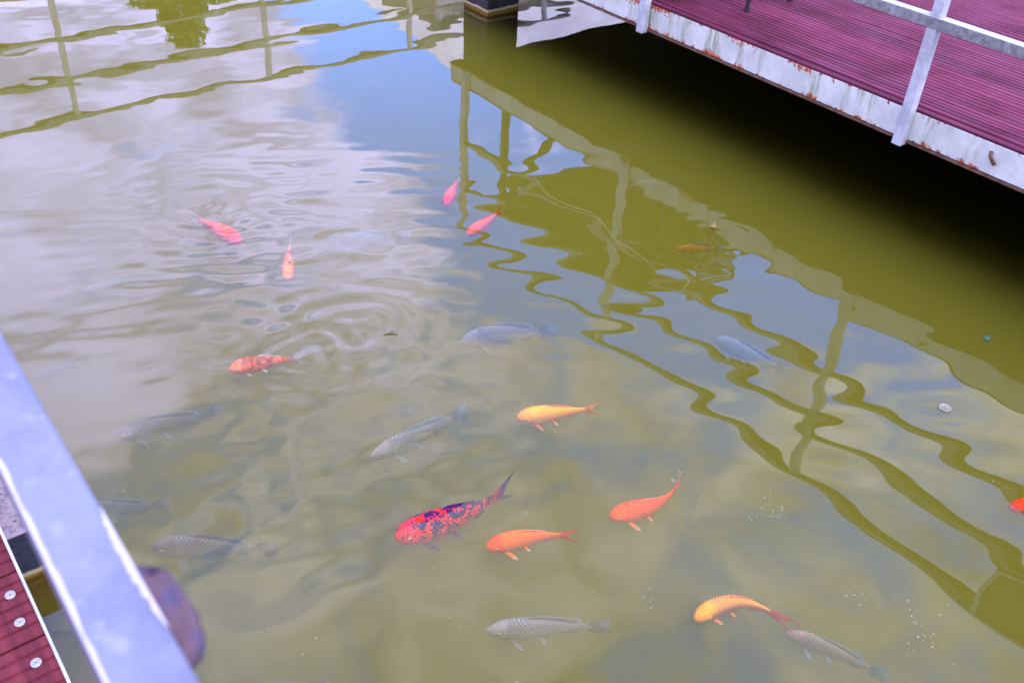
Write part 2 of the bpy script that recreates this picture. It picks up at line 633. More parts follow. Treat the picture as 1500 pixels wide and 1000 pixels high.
bw = 0.2045
brd = board_mesh("deck_board", DY1 - DY0, bw - 0.006, 5, M_board_r)
x = EX + 0.058
k = 0
# first board narrower so that the joints fall where the photograph has them
b0 = board_mesh("deck_board", DY1 - DY0, 4.530 - x - 0.007, 5, M_board_r)
while x < 9.0:
    o = bpy.data.objects.new("deck_board", b0 if k == 0 else brd)
    COL.objects.link(o)
    o.parent = deck
    wv = random.uniform(-0.0012, 0.0012)
    o.location = (x - EX, DY0, DZ + wv)
    x = 4.530 if k == 0 else x + bw
    k += 1
on_deck(box("deck_slab", (9.05, DY0, DZ - 0.028), (12.5, DY1, DZ - 0.002), M_board_r))


# ------------------------------------------------------------------ railings
def railing(name, label, posts, a, b, axis_, fixed, zs, mat_post, mat_rail, zbot, ztop=1.85, pw=0.052):
    """steel box-section railing; axis_ is the way it runs, fixed its other coordinate"""
    root = empty(name, (fixed, posts[0], 0) if axis_ == 'Y' else (posts[0], fixed, 0))
    tag(root, label, "railing")
    loc = root.location.copy()
    for p in posts:
        c = (fixed, p) if axis_ == 'Y' else (p, fixed)
        o = box("post", (c[0] - pw / 2, c[1] - pw / 2, zbot), (c[0] + pw / 2, c[1] + pw / 2, ztop), mat_post, None, 0.004)
        o.parent = root
        o.location = -loc
    hw = pw / 2 + 0.002
    for z in zs:
        if axis_ == 'Y':
            o = box("rail", (fixed - hw, a, z - 0.026), (fixed + hw, b, z + 0.026), mat_rail, None, 0.004)
        else:
            o = box("rail", (a, fixed - hw, z - 0.026), (b, fixed + hw, z + 0.026), mat_rail, None, 0.004)
        o.parent = root
        o.location = -loc
    return root


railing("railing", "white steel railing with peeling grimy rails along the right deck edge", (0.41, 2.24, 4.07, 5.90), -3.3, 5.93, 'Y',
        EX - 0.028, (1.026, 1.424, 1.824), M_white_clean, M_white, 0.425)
railing("railing", "pale railing of the far footbridge, mirrored at the upper left of the pond", (-1.96, 0.14, 2.24, 4.34, 6.20, 8.30), -2.4, 8.75, 'X',
        9.77, (1.026, 1.424, 1.824), M_white_clean, M_white, 0.425)

# far footbridge
fb = empty("footbridge", (3, 10.6, 0))
tag(fb, "far footbridge with white edge crossing behind the pond", "footbridge")
o = box("edge_beam", (-2.5, 9.80, Z0), (8.9, 9.812, Z1), M_fascia)
o.parent = fb
o.location = (-3, -10.6, 0)
o = box("walkway", (-2.5, 9.815, Z0 + 0.02), (8.9, 11.6, DZ), M_board_r)
o.parent = fb
o.location = (-3, -10.6, 0)

# concrete pier under the corner of the right deck
tag(box("pier", (4.365, 5.79, -0.95), (4.665, 6.10, Z0 - 0.02), M_conc, None, 0.006), "dark square concrete pier with algae waterline under the right deck corner", "pier")

# ------------------------------------------------------------------ furniture on the right deck (seen in the water)
tb = empty("table", (4.95, 4.75, DZ))
tag(tb, "dark trestle table standing on the right deck, mirrored in the water", "table")
M_tbl = plain("dark_stained_wood", (0.035, 0.022, 0.014), 0.6)
TX0, TX1, TY0, TY1, TZ = 4.34, 5.60, 3.86, 5.68, 1.47


def on(root, o):
    o.parent = root
    o.location = -Vector(root.location)
    return o


for k in range(6):
    s = (TX1 - TX0) / 6
    on(tb, box("plank", (TX0 + k * s, TY0, TZ - 0.03), (TX0 + (k + 1) * s - 0.004, TY1, TZ), M_tbl, None, 0.003))
for y in (TY0 + 0.18, TY1 - 0.15):
    on(tb, box("batten", (TX0 + 0.03, y - 0.03, TZ - 0.075), (TX1 - 0.03, y + 0.03, TZ - 0.031), M_tbl))
    for (xa, xb, dy) in ((TX0 + 0.08, TX1 - 0.08, -0.022), (TX1 - 0.08, TX0 + 0.08, 0.022)):
        bm = bmesh.new()
        add_bar(bm, (xa, y + dy, DZ + 0.002), (xb, y + dy, TZ - 0.076), 0.055, 0.04)
        on(tb, bm_obj("leg", bm, M_tbl))
bm = bmesh.new()
add_bar(bm, (TX0 + 0.14, TY1 - 0.02, DZ), (TX0 + 0.14, TY1 - 0.02, TZ - 0.03), 0.05, 0.05)
on(tb, bm_obj("leg", bm, M_tbl))


def chair(x, y, ang, label):
    root = empty("chair", (x, y, DZ))
    root.rotation_euler.z = ang
    tag(root, label, "chair", "chairs at the deck table")
    for (sx, sy, h) in ((-1, -1, 0.86), (1, -1, 0.86), (-1, 1, 0.44), (1, 1, 0.44)):
        bm = bmesh.new()
        add_tube(bm, [(sx * 0.20, sy * 0.20, 0.0), (sx * 0.20, sy * 0.20, 0.03), (sx * 0.20, sy * 0.20, 0.0305), (sx * 0.195, sy * (0.20 if sy < 0 else 0.19), h)], [0.017, 0.017, 0.013, 0.013], 10)
        bm_obj("leg", bm, M_black, root)
    box("seat", (-0.22, -0.19, 0.44), (0.22, 0.22, 0.465), M_tbl, root, 0.006)
    for k in range(5):
        box("back_slat", (-0.185, -0.214, 0.52 + k * 0.07), (0.185, -0.196, 0.565 + k * 0.07), M_tbl, root, 0.003)
    return root


chair(4.86, 3.83, 0.0, "black legged chair at the near end of the deck table, one foot showing")
chair(5.72, 4.75, math.radians(90), "black legged chair on the far long side of the deck table")

sb = empty("notice_board", (EX - 0.06, 0.75, 1.45))
tag(sb, "pale framed dark board hung on the right deck railing, mirrored at the right edge", "notice board")
on(sb, box("panel", (EX - 0.072, 0.56, 1.47), (EX - 0.06, 0.95, 1.80), M_tbl))
bm = bmesh.new()
for lo, hi in (((0.53, 1.44), (0.98, 1.47)), ((0.53, 1.80), (0.98, 1.83)), ((0.53, 1.47), (0.56, 1.80)), ((0.95, 1.47), (0.98, 1.80))):
    add_box(bm, (EX - 0.08, lo[0], lo[1]), (EX - 0.057, hi[0], hi[1]))
on(sb, bm_obj("frame", bm, M_white_clean))

# ------------------------------------------------------------------ left deck, railing and footing
ld = empty("deck", (0, 0, 0))
tag(ld, "red brown boarded deck with thin white edge trim and screws, at the lower left corner", "deck")
LX = 0.044
lb = board_mesh("deck_board", 2.5, 0.205, 6, M_board_l)
for k in range(-22, 22):
    y = 1.573 + k * 0.2105
    o = bpy.data.objects.new("deck_board", lb)
    COL.objects.link(o)
    o.parent = ld
    o.rotation_euler.z = math.radians(90)
    o.location = (LX, y + 0.003, DZ + random.uniform(-0.001, 0.001))
m, t = new_mat("zinc_screw")
so = t.add('ShaderNodeSeparateXYZ')
t.link(t.obj(), so.inputs[0])
rr_ = t.math('SQRT', t.math('ADD', t.math('MULTIPLY', so.outputs[0], so.outputs[0]), t.math('MULTIPLY', so.outputs[1], so.outputs[1])))
ringd = t.ramp(t.math('ABSOLUTE', t.math('SUBTRACT', rr_, 0.0070)), 0.0013, 0.0007)
crs_ = t.math('MINIMUM', t.math('ABSOLUTE', so.outputs[0]), t.math('ABSOLUTE', so.outputs[1]))
crs_ = t.math('MULTIPLY', t.ramp(crs_, 0.0014, 0.0008), t.ramp(rr_, 0.0042, 0.0036))
c = t.mix(t.math('MAXIMUM', t.math('MULTIPLY', ringd, 0.75), crs_), (0.30, 0.29, 0.31), (0.035, 0.025, 0.03))
b = principled(t, c, 0.4)
finish(t, b.outputs[0])
M_screw = m


def screw_mesh():
    bm = bmesh.new()
    prof = [(0.0, 0.0004), (0.0028, 0.0004), (0.0030, 0.0022), (0.0060, 0.0024), (0.0066, 0.0016), (0.0078, 0.0016), (0.0084, 0.0026), (0.0104, 0.0020), (0.0110, -0.002)]
    seg = 20
    rings = []
    for r, z in prof[1:]:
        rings.append([bm.verts.new((r * math.cos(2 * math.pi * i / seg), r * math.sin(2 * math.pi * i / seg), z)) for i in range(seg)])
    c = bm.verts.new((0, 0, prof[0][1]))
    for i in range(seg):
        bm.faces.new((c, rings[0][i], rings[0][(i + 1) % seg]))
    for a, b in zip(rings, rings[1:]):
        for i in range(seg):
            bm.faces.new((a[i], b[i], b[(i + 1) % seg], a[(i + 1) % seg]))
    bmesh.ops.recalc_face_normals(bm, faces=bm.faces)
    me = bpy.data.meshes.new("screw")
    bm.to_mesh(me)
    bm.free()
    me.materials.append(M_screw)
    for p in me.polygons:
        p.use_smooth = True
    return me


scm = screw_mesh()
for (sx, sy) in ((0.0137, 1.718), (0.0098, 1.631), (0.008, 1.508), (0.012, 1.42), (0.010, 1.30), (0.013, 1.21), (0.010, 1.84), (0.012, 1.93)):
    o = bpy.data.objects.new("screw", scm)
    COL.objects.link(o)
    o.parent = ld
    o.location = (sx, sy, DZ + 0.001)
    o.rotation_euler.z = sx * 900
M_trim = mat_white_paint("white_trim_paint", 0.1, (0.36, 0.37, 0.46))
o = box("edge_trim", (LX + 0.001, -3.0, DZ - 0.05), (LX + 0.007, 6.2, DZ + 0.003), M_trim)
o.parent = ld
o = box("underframe", (-2.4, -3.0, Z0), (LX - 0.01, 6.2, DZ - 0.03), M_dark)
o.parent = ld

M_near = mat_white_paint("lavender_grey_paint", 0.3, (0.125, 0.138, 0.215))
nr = empty("railing", (0.059, 0.43, DZ))
tag(nr, "blurred lavender grey handrail with chipped edges close to the viewer at the left", "railing")
bm = bmesh.new()
add_box(bm, (0.033, -2.6, 1.775), (0.085, 4.2, 1.825), 0.004)
on(nr, bm_obj("handrail", bm, M_near))
for y in (0.43, 2.26, -1.40, 4.09):
    on(nr, box("post", (0.035, y - 0.026, 0.44), (0.083, y + 0.026, 1.774), M_near, None, 0.004))
# flakes of brighter bare paint along the two top edges
M_chip = plain("bare_white_primer", (0.34, 0.32, 0.34), 0.5, 0.08, 30)


def chip(y0, y1, xe, wmax, seed):
    n = 26
    rr = random.Random(seed)
    va, vb = [], []
    for i in range(n + 1):
        u = i / n
        wd = wmax * (math.sin(math.pi * u) ** 0.5) * (0.55 + 0.45 * rr.random())
        y = y0 + (y1 - y0) * u
        va.append((xe, y, 1.8258))
        vb.append((xe - wd if wmax > 0 else xe - wd, y, 1.8258))
    v = va + vb
    lo = [(a[0], a[1], 1.8235) for a in v]
    allv_ = v + lo
    N = len(v)
    f = []
    for i in range(n):
        f.append((i, i + 1, n + 2 + i, n + 1 + i))
        f.append((N + n + 1 + i, n + 1 + i, n + 2 + i, N + n + 2 + i))
    return on(nr, mesh_obj("paint_chip", allv_, f, M_chip))


chip(0.46, 0.60, 0.0848, 0.0065, 3)
chip(0.40, 0.78, 0.0335, -0.005, 5)
chip(0.78, 1.05, 0.0335, -0.004, 6)
chip(1.02, 1.30, 0.0335, -0.003, 8)
# round weathered fitting bulging from the outer side of the handrail
m, t = new_mat("mottled_purple_brown")
o_ = t.obj()
n1 = t.noise(o_, 45.0, 4.0, 0.6)
n2 = t.noise(t.mapping(o_, (1, 1, 1), (4, 4, 4)), 24.0, 3.0, 0.6)
c = t.mix(t.ramp(n1, 0.42, 0.6), (0.050, 0.036, 0.085), (0.080, 0.045, 0.060))
c = t.mix(t.ramp(n2, 0.55, 0.68), c, (0.018, 0.009, 0.03))
b = principled(t, c, 0.6, n1, 0.4, 0.004)
b.inputs['Roughness'].default_value = 0.9
finish(t, b.outputs[0])
M_knob = m
bm = bmesh.new()
segs, prof = 40, [(0.0, -0.016), (0.030, -0.016), (0.045, -0.014), (0.053, -0.008), (0.055, 0.0), (0.053, 0.008), (0.046, 0.013), (0.038, 0.010), (0.030, 0.012), (0.0, 0.013)]
rg = []
for (r, z) in prof:
    rg.append([bm.verts.new((r * math.cos(2 * math.pi * i / segs) * 0.52, r * math.sin(2 * math.pi * i / segs) * (1 + 0.03 * math.sin(5 * i)), z)) for i in range(segs)] if r > 0 else [bm.verts.new((0, 0, z))])
for a, b_ in zip(rg, rg[1:]):
    for i in range(segs):
        j = (i + 1) % segs
        if len(a) == 1:
            bm.faces.new((a[0], b_[i], b_[j]))
        elif len(b_) == 1:
            bm.faces.new((a[i], b_[0], a[j]))
        else:
            bm.faces.new((a[i], b_[i], b_[j], a[j]))
for vtx in bm.verts:
    nn = mnoise.noise(vtx.co * 38.0) * 0.006 + mnoise.noise(vtx.co * 90.0) * 0.002
    vtx.co += vtx.co.normalized() * nn
kn = bm_obj("round_fitting", bm, M_knob, None, True)
kn.parent = nr
kn.location = (0.084 - 0.059, 0.497 - 0.43, 1.792 - DZ)

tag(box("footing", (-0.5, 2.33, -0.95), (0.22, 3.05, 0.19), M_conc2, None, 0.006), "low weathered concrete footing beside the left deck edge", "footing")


# ------------------------------------------------------------------ far bank: tree and marquee (seen only in the water)
def leaf_crown(name, centres, n, size, mat, parent):
    v, f = [], []
    for i in range(n):
        c, r = centres[rng.integers(len(centres))]
        d = Vector(rng.normal(size=3)).normalized()
        p = Vector(c) + Vector((d.x * r[0], d.y * r[1], d.z * r[2])) * (rng.uniform(0.35, 1.0) ** 0.6)
        a = Vector(rng.normal(size=3)).normalized()
        b = a.orthogonal().normalized()
        s = size * rng.uniform(0.6, 1.3)
        k = len(v)
        v += [p - a * s, p + b * s * 0.45, p + a * s, p - b * s * 0.45]
        f.append((k, k + 1, k + 2, k + 3))
    return mesh_obj(name, v, f, mat, parent)


m, t = new_mat("tree_foliage")
n1 = t.noise(t.obj(), 2.5, 4.0)
c = t.mix(t.ramp(n1, 0.35, 0.65), (0.04, 0.085, 0.012), (0.09, 0.13, 0.02))
b = principled(t, c, 0.6)
finish(t, b.outputs[0])
M_leaf = m
M_bark = plain("tree_bark", (0.10, 0.075, 0.055), 0.9, 0.3, 8)
tree = empty("tree", (5.75, 16.2, 0.36))
tag(tree, "leafy green tree behind the far footbridge, mirrored at the top left", "tree")
bm = bmesh.new()
add_tube(bm, [(0, 0, 0), (0.03, 0.02, 0.7), (-0.02, 0.05, 1.4), (0.04, 0.0, 2.4)], [0.13, 0.10, 0.08, 0.03], 10)
for k in range(7):
    an = k * 2.4
    add_tube(bm, [(0, 0.03, 0.9 + 0.15 * k), (0.35 * math.cos(an), 0.35 * math.sin(an), 1.3 + 0.15 * k), (0.75 * math.cos(an), 0.75 * math.sin(an), 1.55 + 0.17 * k)], [0.05, 0.03, 0.012], 6)
bm_obj("trunk", bm, M_bark, tree)
cl = [((-0.02, 0, 2.75), (0.42, 0.5, 0.70)), ((0.55, 0.1, 2.25), (0.62, 0.6, 0.55)), ((-0.50, 0, 2.05), (0.60, 0.6, 0.60)), ((0.1, -0.2, 1.75), (1.0, 0.8, 0.55)), ((1.0, 0, 1.85), (0.45, 0.5, 0.45)), ((-1.0, 0.1, 1.6), (0.45, 0.5, 0.40))]
leaf_crown("crown", cl, 20000, 0.070, M_leaf, tree)

m, t = new_mat("white_canvas")
n1 = t.noise(t.mapping(t.obj(), (1.4, 1.4, 0.35)), 1.0, 4.0, 0.5)
c = t.mix(t.ramp(n1, 0.35, 0.65), (0.80, 0.76, 0.78), (0.64, 0.60, 0.64))
b = principled(t, c, 0.8)
finish(t, b.outputs[0])
M_canvas = m
mq = empty("marquee", (14.2, 16.0, 0.36))
tag(mq, "white canvas marquee behind the far footbridge, mirrored beside the pier", "marquee")
v, f = [], []
nr_, nc = 12, 64
for i in range(nr_ + 1):
    u = i / nr_
    z = 5.55 - 2.25 * u ** 0.80
    hx_, hy_ = 2.7 + 2.4 * u, 0.10 + 2.3 * u
    per = []
    for k in range(nc):
        q_ = k / nc * 4
        e, r_ = int(q_), q_ - int(q_)
        x_, y_ = [(-1 + 2 * r_, -1), (1, -1 + 2 * r_), (1 - 2 * r_, 1), (-1, 1 - 2 * r_)][e]
        sag = 0.05 * u * abs(math.sin(r_ * math.pi * 4))
        v.append((x_ * (hx_ - sag), y_ * (hy_ - sag), z - 0.36 - 0.10 * u * math.sin(r_ * math.pi * 4) ** 2))
for i in range(nr_):
    for k in range(nc):
        f.append((i * nc + k, i * nc + (k + 1) % nc, (i + 1) * nc + (k + 1) % nc, (i + 1) * nc + k))
f.append(tuple(range(nc))[::-1])
mesh_obj("roof", v, f, M_canvas, mq, True)
for k, sx in enumerate((-1, -0.5, 0.0, 0.5, 1)):
    for sy in (-1, 1):
        box("pole", (sx * 4.9 - 0.05, sy * 2.28 - 0.05, 0), (sx * 4.9 + 0.05, sy * 2.28 + 0.05, 2.85), M_white_clean, mq)
for k in range(14):
    xa = -4.8 + k * 0.69
    n = 16
    v, f = [], []
    for i in range(n + 1):
        xx = xa + 0.66 * i / n
        yy = -2.10 + 0.05 * math.sin(i * 1.7)
        v += [(xx, yy, 0.02), (xx, yy, 3.0), (xx, yy + 0.012, 0.02), (xx, yy + 0.012, 3.0)]
    for i in range(n):
        a = i * 4
        f += [(a, a + 4, a + 5, a + 1), (a + 3, a + 7, a + 6, a + 2)]
    mesh_obj("curtain", v, f, M_canvas, mq, True)


# ------------------------------------------------------------------ fish
def fish_mat(name, base, back, belly, head, spot=None, spot_scale=20.0, spot_thr=0.55, scale_dark=0.4, scale_light=0.0, nu=24.0, nv=7.0, rough=0.35, spot_back=0.0, scale_col=None):
    m, t = new_mat(name)
    uv = t.add('ShaderNodeUVMap').outputs[0]
    s = t.add('ShaderNodeSeparateXYZ')
    t.link(uv, s.inputs[0])
    u, v = s.outputs[0], s.outputs[1]
    o = t.obj()
    n = t.noise(o, 30.0, 4.0, 0.6)
    jit = t.math('MULTIPLY', t.math('SUBTRACT', n, 0.5), 0.06)
    vv = t.math('ADD', v, jit)
    c = t.mix(t.ramp(vv, 0.60, 0.86), base, back)
    c = t.mix(t.ramp(vv, 0.30, 0.10), c, belly)
    # overlapping scales: a diamond lattice with pale centres and dark rims
    wob = t.math('MULTIPLY', t.math('SUBTRACT', t.noise(o, 55.0, 2.0, 0.5), 0.5), 0.9)
    a = t.math('ADD', t.math('ADD', t.math('MULTIPLY', u, nu), t.math('MULTIPLY', v, nv)), wob)
    b_ = t.math('SUBTRACT', t.math('MULTIPLY', u, nu), t.math('MULTIPLY', v, nv))
    lat = t.math('ABSOLUTE', t.math('MULTIPLY', t.math('SINE', t.math('MULTIPLY', a, math.pi)), t.math('SINE', t.math('MULTIPLY', b_, math.pi))))
    reg = t.math('MULTIPLY', t.ramp(u, 0.22, 0.28), t.ramp(u, 0.97, 0.86))
    reg = t.math('MULTIPLY', reg, t.ramp(vv, 0.12, 0.35))
    reg = t.math('MULTIPLY', reg, t.ramp(t.noise(o, 18.0, 2.0), 0.30, 0.60, 0.25, 1.0))
    rim = t.math('MULTIPLY', t.ramp(lat, 0.42, 0.12), reg)
    ctr = t.math('MULTIPLY', t.ramp(lat, 0.45, 0.80), reg)
    dk = scale_col if scale_col else tuple(0.35 * x for x in base)
    c = t.mix(t.math('MULTIPLY', rim, scale_dark), c, dk)
    c = t.mix(t.math('MULTIPLY', ctr, scale_light), c, tuple(min(1, 1.6 * x + 0.12) for x in base))
    c = t.mix(t.ramp(t.math('ADD', u, jit), 0.22, 0.17), c, head)
    if spot is not None:
        sn = t.noise(t.mapping(o, (1, 1, 1), (len(name) % 7, 1.3, 2.1)), spot_scale, 3.0, 0.6)
        sf = t.noise(o, spot_scale * 3.5, 2.0, 0.5)
        k = t.math('ADD', t.math('MULTIPLY', sn, 0.62), t.math('MULTIPLY', sf, 0.38))
        k = t.math('ADD', k, t.math('MULTIPLY', t.math('SUBTRACT', v, 0.6), spot_back))
        hd = t.math('MULTIPLY', t.ramp(u, 0.22, 0.10), 0.07)
        c = t.mix(t.ramp(t.math('SUBTRACT', k, hd), spot_thr, spot_thr + 0.05), c, spot)
    # gill cover line
    gc = t.math('ABSOLUTE', t.math('SUBTRACT', t.math('ADD', u, t.math('MULTIPLY', t.math('POWER', t.math('SUBTRACT', v, 0.45), 2.0), 0.25)), 0.215))
    gl_ = t.math('MULTIPLY', t.ramp(gc, 0.012, 0.002), t.ramp(v, 0.95, 0.75))
    c = t.mix(t.math('MULTIPLY', gl_, 0.4), c, tuple(0.4 * x for x in base))
    b = principled(t, c, rough, lat, 0.6, 0.003, 0.06)
    finish(t, b.outputs[0])
    return m


def fin_mat(name, root_c, tip_c, alpha_tip=0.5, alpha_root=0.95, cut=0.55):
    m, t = new_mat(name)
    uv = t.add('ShaderNodeUVMap').outputs[0]
    s = t.add('ShaderNodeSeparateXYZ')
    t.link(uv, s.inputs[0])
    u, v = s.outputs[0], s.outputs[1]
    ray = t.math('SINE', t.math('MULTIPLY', v, 70.0))
    n = t.noise(t.obj(), 40.0, 3.0)
    uu = t.math('ADD', u, t.math('MULTIPLY', t.math('SUBTRACT', n, 0.5), 0.4))
    c = t.mix(t.ramp(uu, cut - 0.2, cut + 0.25), root_c, tip_c)
    c = t.mix(t.ramp(ray, 0.2, 0.9, 0.0, 0.25), c, tuple(0.5 * x for x in root_c))
    b = principled(t, c, 0.45, spec=0.05)
    tl = t.add('ShaderNodeBsdfTranslucent')
    t.put(tl.inputs[0], c)
    m1 = t.add('ShaderNodeMixShader')
    m1.inputs[0].default_value = 0.35
    t.link(b.outputs[0], m1.inputs[1])
    t.link(tl.outputs[0], m1.inputs[2])
    tp = t.add('ShaderNodeBsdfTransparent')
    m2 = t.add('ShaderNodeMixShader')
    al = t.ramp(uu, 0.2, 1.0, alpha_root, alpha_tip)
    t.put(m2.inputs[0], al)
    t.link(tp.outputs[0], m2.inputs[1])
    t.link(m1.outputs[0], m2.inputs[2])
    finish(t, m2.outputs[0])
    return m


M_eye_ring = plain("pale_gold_eye", (0.55, 0.42, 0.20), 0.3, 0.05)
M_pupil = plain("black_pupil", (0.004, 0.004, 0.006), 0.12, 0.0)

KOI_T = np.array([0, .015, .05, .10, .17, .26, .36, .48, .60, .72, .82, .90, .96, 1.0])
KOI_H = np.array([.012, .034, .062, .086, .108, .122, .126, .118, .100, .076, .056, .044, .040, .038])
KOI_W = np.array([.014, .036, .060, .080, .094, .100, .098, .088, .070, .048, .032, .021, .015, .010])
TIL_H = np.array([.010, .034, .070, .106, .142, .166, .172, .160, .134, .100, .070, .054, .050, .050])
TIL_W = np.array([.012, .032, .052, .070, .084, .090, .086, .074, .058, .040, .027, .018, .013, .009])


def interp(T, V, t):
    # smooth monotone-ish cubic through the stations
    return np.array([catmull(T, V, x) for x in t])


def catmull(T, V, x):
    i = int(np.clip(np.searchsorted(T, x) - 1, 0, len(T) - 2))
    h = T[i + 1] - T[i]
    s = (x - T[i]) / h
    def slope(j):
        if j == 0:
            return (V[1] - V[0]) / (T[1] - T[0])
        if j == len(T) - 1:
            return (V[-1] - V[-2]) / (T[-1] - T[-2])
        return (V[j + 1] - V[j - 1]) / (T[j + 1] - T[j - 1])
    m0, m1 = slope(i) * h, slope(i + 1) * h
    return (2 * s ** 3 - 3 * s ** 2 + 1) * V[i] + (s ** 3 - 2 * s ** 2 + s) * m0 + (-2 * s ** 3 + 3 * s ** 2) * V[i + 1] + (s ** 3 - s ** 2) * m1


def fish(name, label, cat, group, head, tail, depth, kind, m_body, m_fin, m_tail, bend=0.0, sway=0.0, roll=0.0, pitch=0.0, fat=1.0, pect=1.0, tail_size=1.0, eye=True, pelv=True, m_dors=None):
    """one fish: continuous body mesh, fins and eyes as children.  head/tail: places in the pond (x, y)."""
    hx, hy = head
    tx, ty = tail
    L = math.hypot(hx - tx, hy - ty)
    yaw = math.atan2(hy - ty, hx - tx)
    koi = kind == 'koi'
    fat = fat * (1.20 if koi else 1.0)
    HH, WW = (KOI_H, KOI_W) if koi else (TIL_H, TIL_W)
    BL = 0.80 * L if koi else 0.83 * L             # body length without the tail fin

    def spine(s):                                  # s: 0 snout .. 1 tail tip, in fish lengths
        x_ = (0.5 - s) * L
        y_ = L * (bend * (0.25 - (s - 0.5) ** 2) * 4 * 0.25 + sway * max(0.0, s - 0.45) ** 2 * 2.2)
        return x_, y_

    def tangent(s):
        a, b = spine(s - 0.01), spine(s + 0.01)
        d = Vector((a[0] - b[0], a[1] - b[1], 0)).normalized()
        return d, Vector((-d.y, d.x, 0))

    ns, nr = 34, 22
    ts = np.concatenate([[0.0, 0.006, 0.018], np.linspace(0.04, 1.0, ns - 3)])
    hs_ = interp(KOI_T, HH, ts) * BL * fat
    ws_ = interp(KOI_T, WW, ts) * BL * fat
    v, f, uv = [], [], []
    for i, tt in enumerate(ts):
        s = tt * BL / L
        x_, y_ = spine(s)
        d, nrm = tangent(s)
        lift = -0.10 * hs_[i] if tt > 0.1 else -0.10 * hs_[i] - (0.1 - tt) * 0.10 * BL
        for k in range(nr):
            a = 2 * math.pi * k / nr
            ca, sa = math.cos(a), math.sin(a)
            yy = ws_[i] * math.copysign(abs(ca) ** 0.9, ca) * (1.0 - 0.10 * max(0, -sa))
            zz = hs_[i] * math.copysign(abs(sa) ** 0.95, sa) * (1.0 if sa > 0 else 0.92)
            v.append((x_ + nrm.x * yy, y_ + nrm.y * yy, zz + lift))
            uv.append((tt, 0.5 + 0.5 * sa))
    for i in range(len(ts) - 1):
        for k in range(nr):
            k2 = (k + 1) % nr
            f.append((i * nr + k, (i + 1) * nr + k, (i + 1) * nr + k2, i * nr + k2))
    f.append(tuple(range(nr)))
    f.append(tuple(range((len(ts) - 1) * nr, len(ts) * nr))[::-1])
    body = mesh_obj(name, v, f, m_body, None, True, uv)
    body.location = ((hx + tx) / 2, (hy + ty) / 2, -depth)
    body.rotation_euler = (roll, pitch, yaw)
    tag(body, label, cat, group)

    def zoff(tt):
        return interp(KOI_T, HH, [tt])[0] * BL * fat

    def sheet(nm, grid, mat):
        """fin from a grid of points [row root->tip][column], given a thin lens section"""
        r_, c_ = len(grid), len(grid[0])
        vv, ff, uu = [], [], []
        for sgn in (1, -1):
            for i in range(r_):
                for j in range(c_):
                    a = Vector(grid[min(i + 1, r_ - 1)][j]) - Vector(grid[max(i - 1, 0)][j])
                    b = Vector(grid[i][min(j + 1, c_ - 1)]) - Vector(grid[i][max(j - 1, 0)])
                    n_ = a.cross(b)
                    n_ = n_.normalized() if n_.length > 1e-12 else Vector((0, 1, 0))
                    th = 0.0030 * L * (1 - 0.8 * i / (r_ - 1)) + 0.0003
                    vv.append(Vector(grid[i][j]) + n_ * th * sgn)
                    uu.append((i / (r_ - 1), j / (c_ - 1)))
        N = r_ * c_
        for i in range(r_ - 1):
            for j in range(c_ - 1):
                a = i * c_ + j
                ff.append((a, a + 1, a + c_ + 1, a + c_))
                ff.append((N + a, N + a + c_, N + a + c_ + 1, N + a + 1))
        for i in range(r_ - 1):
            for j in (0, c_ - 1):
                a = i * c_ + j
                ff.append((a, a + c_, N + a + c_, N + a))
        for j in range(c_ - 1):
            a = (r_ - 1) * c_ + j
            ff.append((a, a + 1, N + a + 1, N + a))
        return mesh_obj(nm, vv, ff, mat, body, True, uu)

    # tail fin
    g = []
    rows, cols = 8, 13
    s0 = (BL * 0.965) / L
    hz = zoff(1.0)
    lift = -0.10 * hz
    for i in range(rows):
        r = i / (rows - 1)
        row = []
        for j in range(cols):
            e = -1 + 2 * j / (cols - 1)
            if koi:
                ln = (0.42 + 0.62 * abs(e) ** 1.2) * tail_size
                spread = (0.098 * L) * tail_size
            else:
                ln = (0.80 + 0.12 * (1 - e * e)) * tail_size
                spread = (0.105 * L) * tail_size
            s = s0 + r * ln * (1 - s0)
            x_, y_ = spine(s)
            d, nm_ = tangent(s)
            z = e * (hz * 0.9 * (1 - r) + spread * r ** (0.85 if koi else 0.6)) + lift
            wob = 0.012 * L * math.sin(e * 3 + r * 2) * r
            row.append((x_ + nm_.x * wob, y_ + nm_.y * wob, z))
        g.append(row)
    sheet("tail_fin", g, m_tail)
    # dorsal fin, low and folded back
    g = []
    t0, t1 = (0.40, 0.74) if koi else (0.26, 0.86)
    hf = 0.030 * L if koi else 0.050 * L
    for i in range(4):
        r = i / 3
        row = []
        for j in range(12):
            q_ = j / 11
            tt = t0 + (t1 - t0) * q_
            hh = zoff(tt)
            s = tt * BL / L + r * 0.045
            x_, y_ = spine(s)
            prof_ = (1 - q_ * 0.6) * min(1.0, q_ * 5 + 0.15) if koi else (0.55 + 0.65 * q_) * min(1.0, q_ * 4 + 0.1) * min(1.0, (1 - q_) * 9 + 0.25)
            row.append((x_, y_, hh * 0.86 + hf * r * prof_))
        g.append(row)
    sheet("dorsal_fin", g, (m_dors or m_fin))
    # anal fin
    g = []
    t0, t1 = 0.74, 0.84
    for i in range(4):
        r = i / 3
        row = []
        for j in range(5):
            tt = t0 + (t1 - t0) * j / 4
            s = tt * BL / L + r * 0.05
            x_, y_ = spine(s)
            row.append((x_, y_, -zoff(tt) * 0.92 - 0.045 * L * r * (1 - 0.5 * j / 4)))
        g.append(row)
    sheet("anal_fin", g, m_fin)
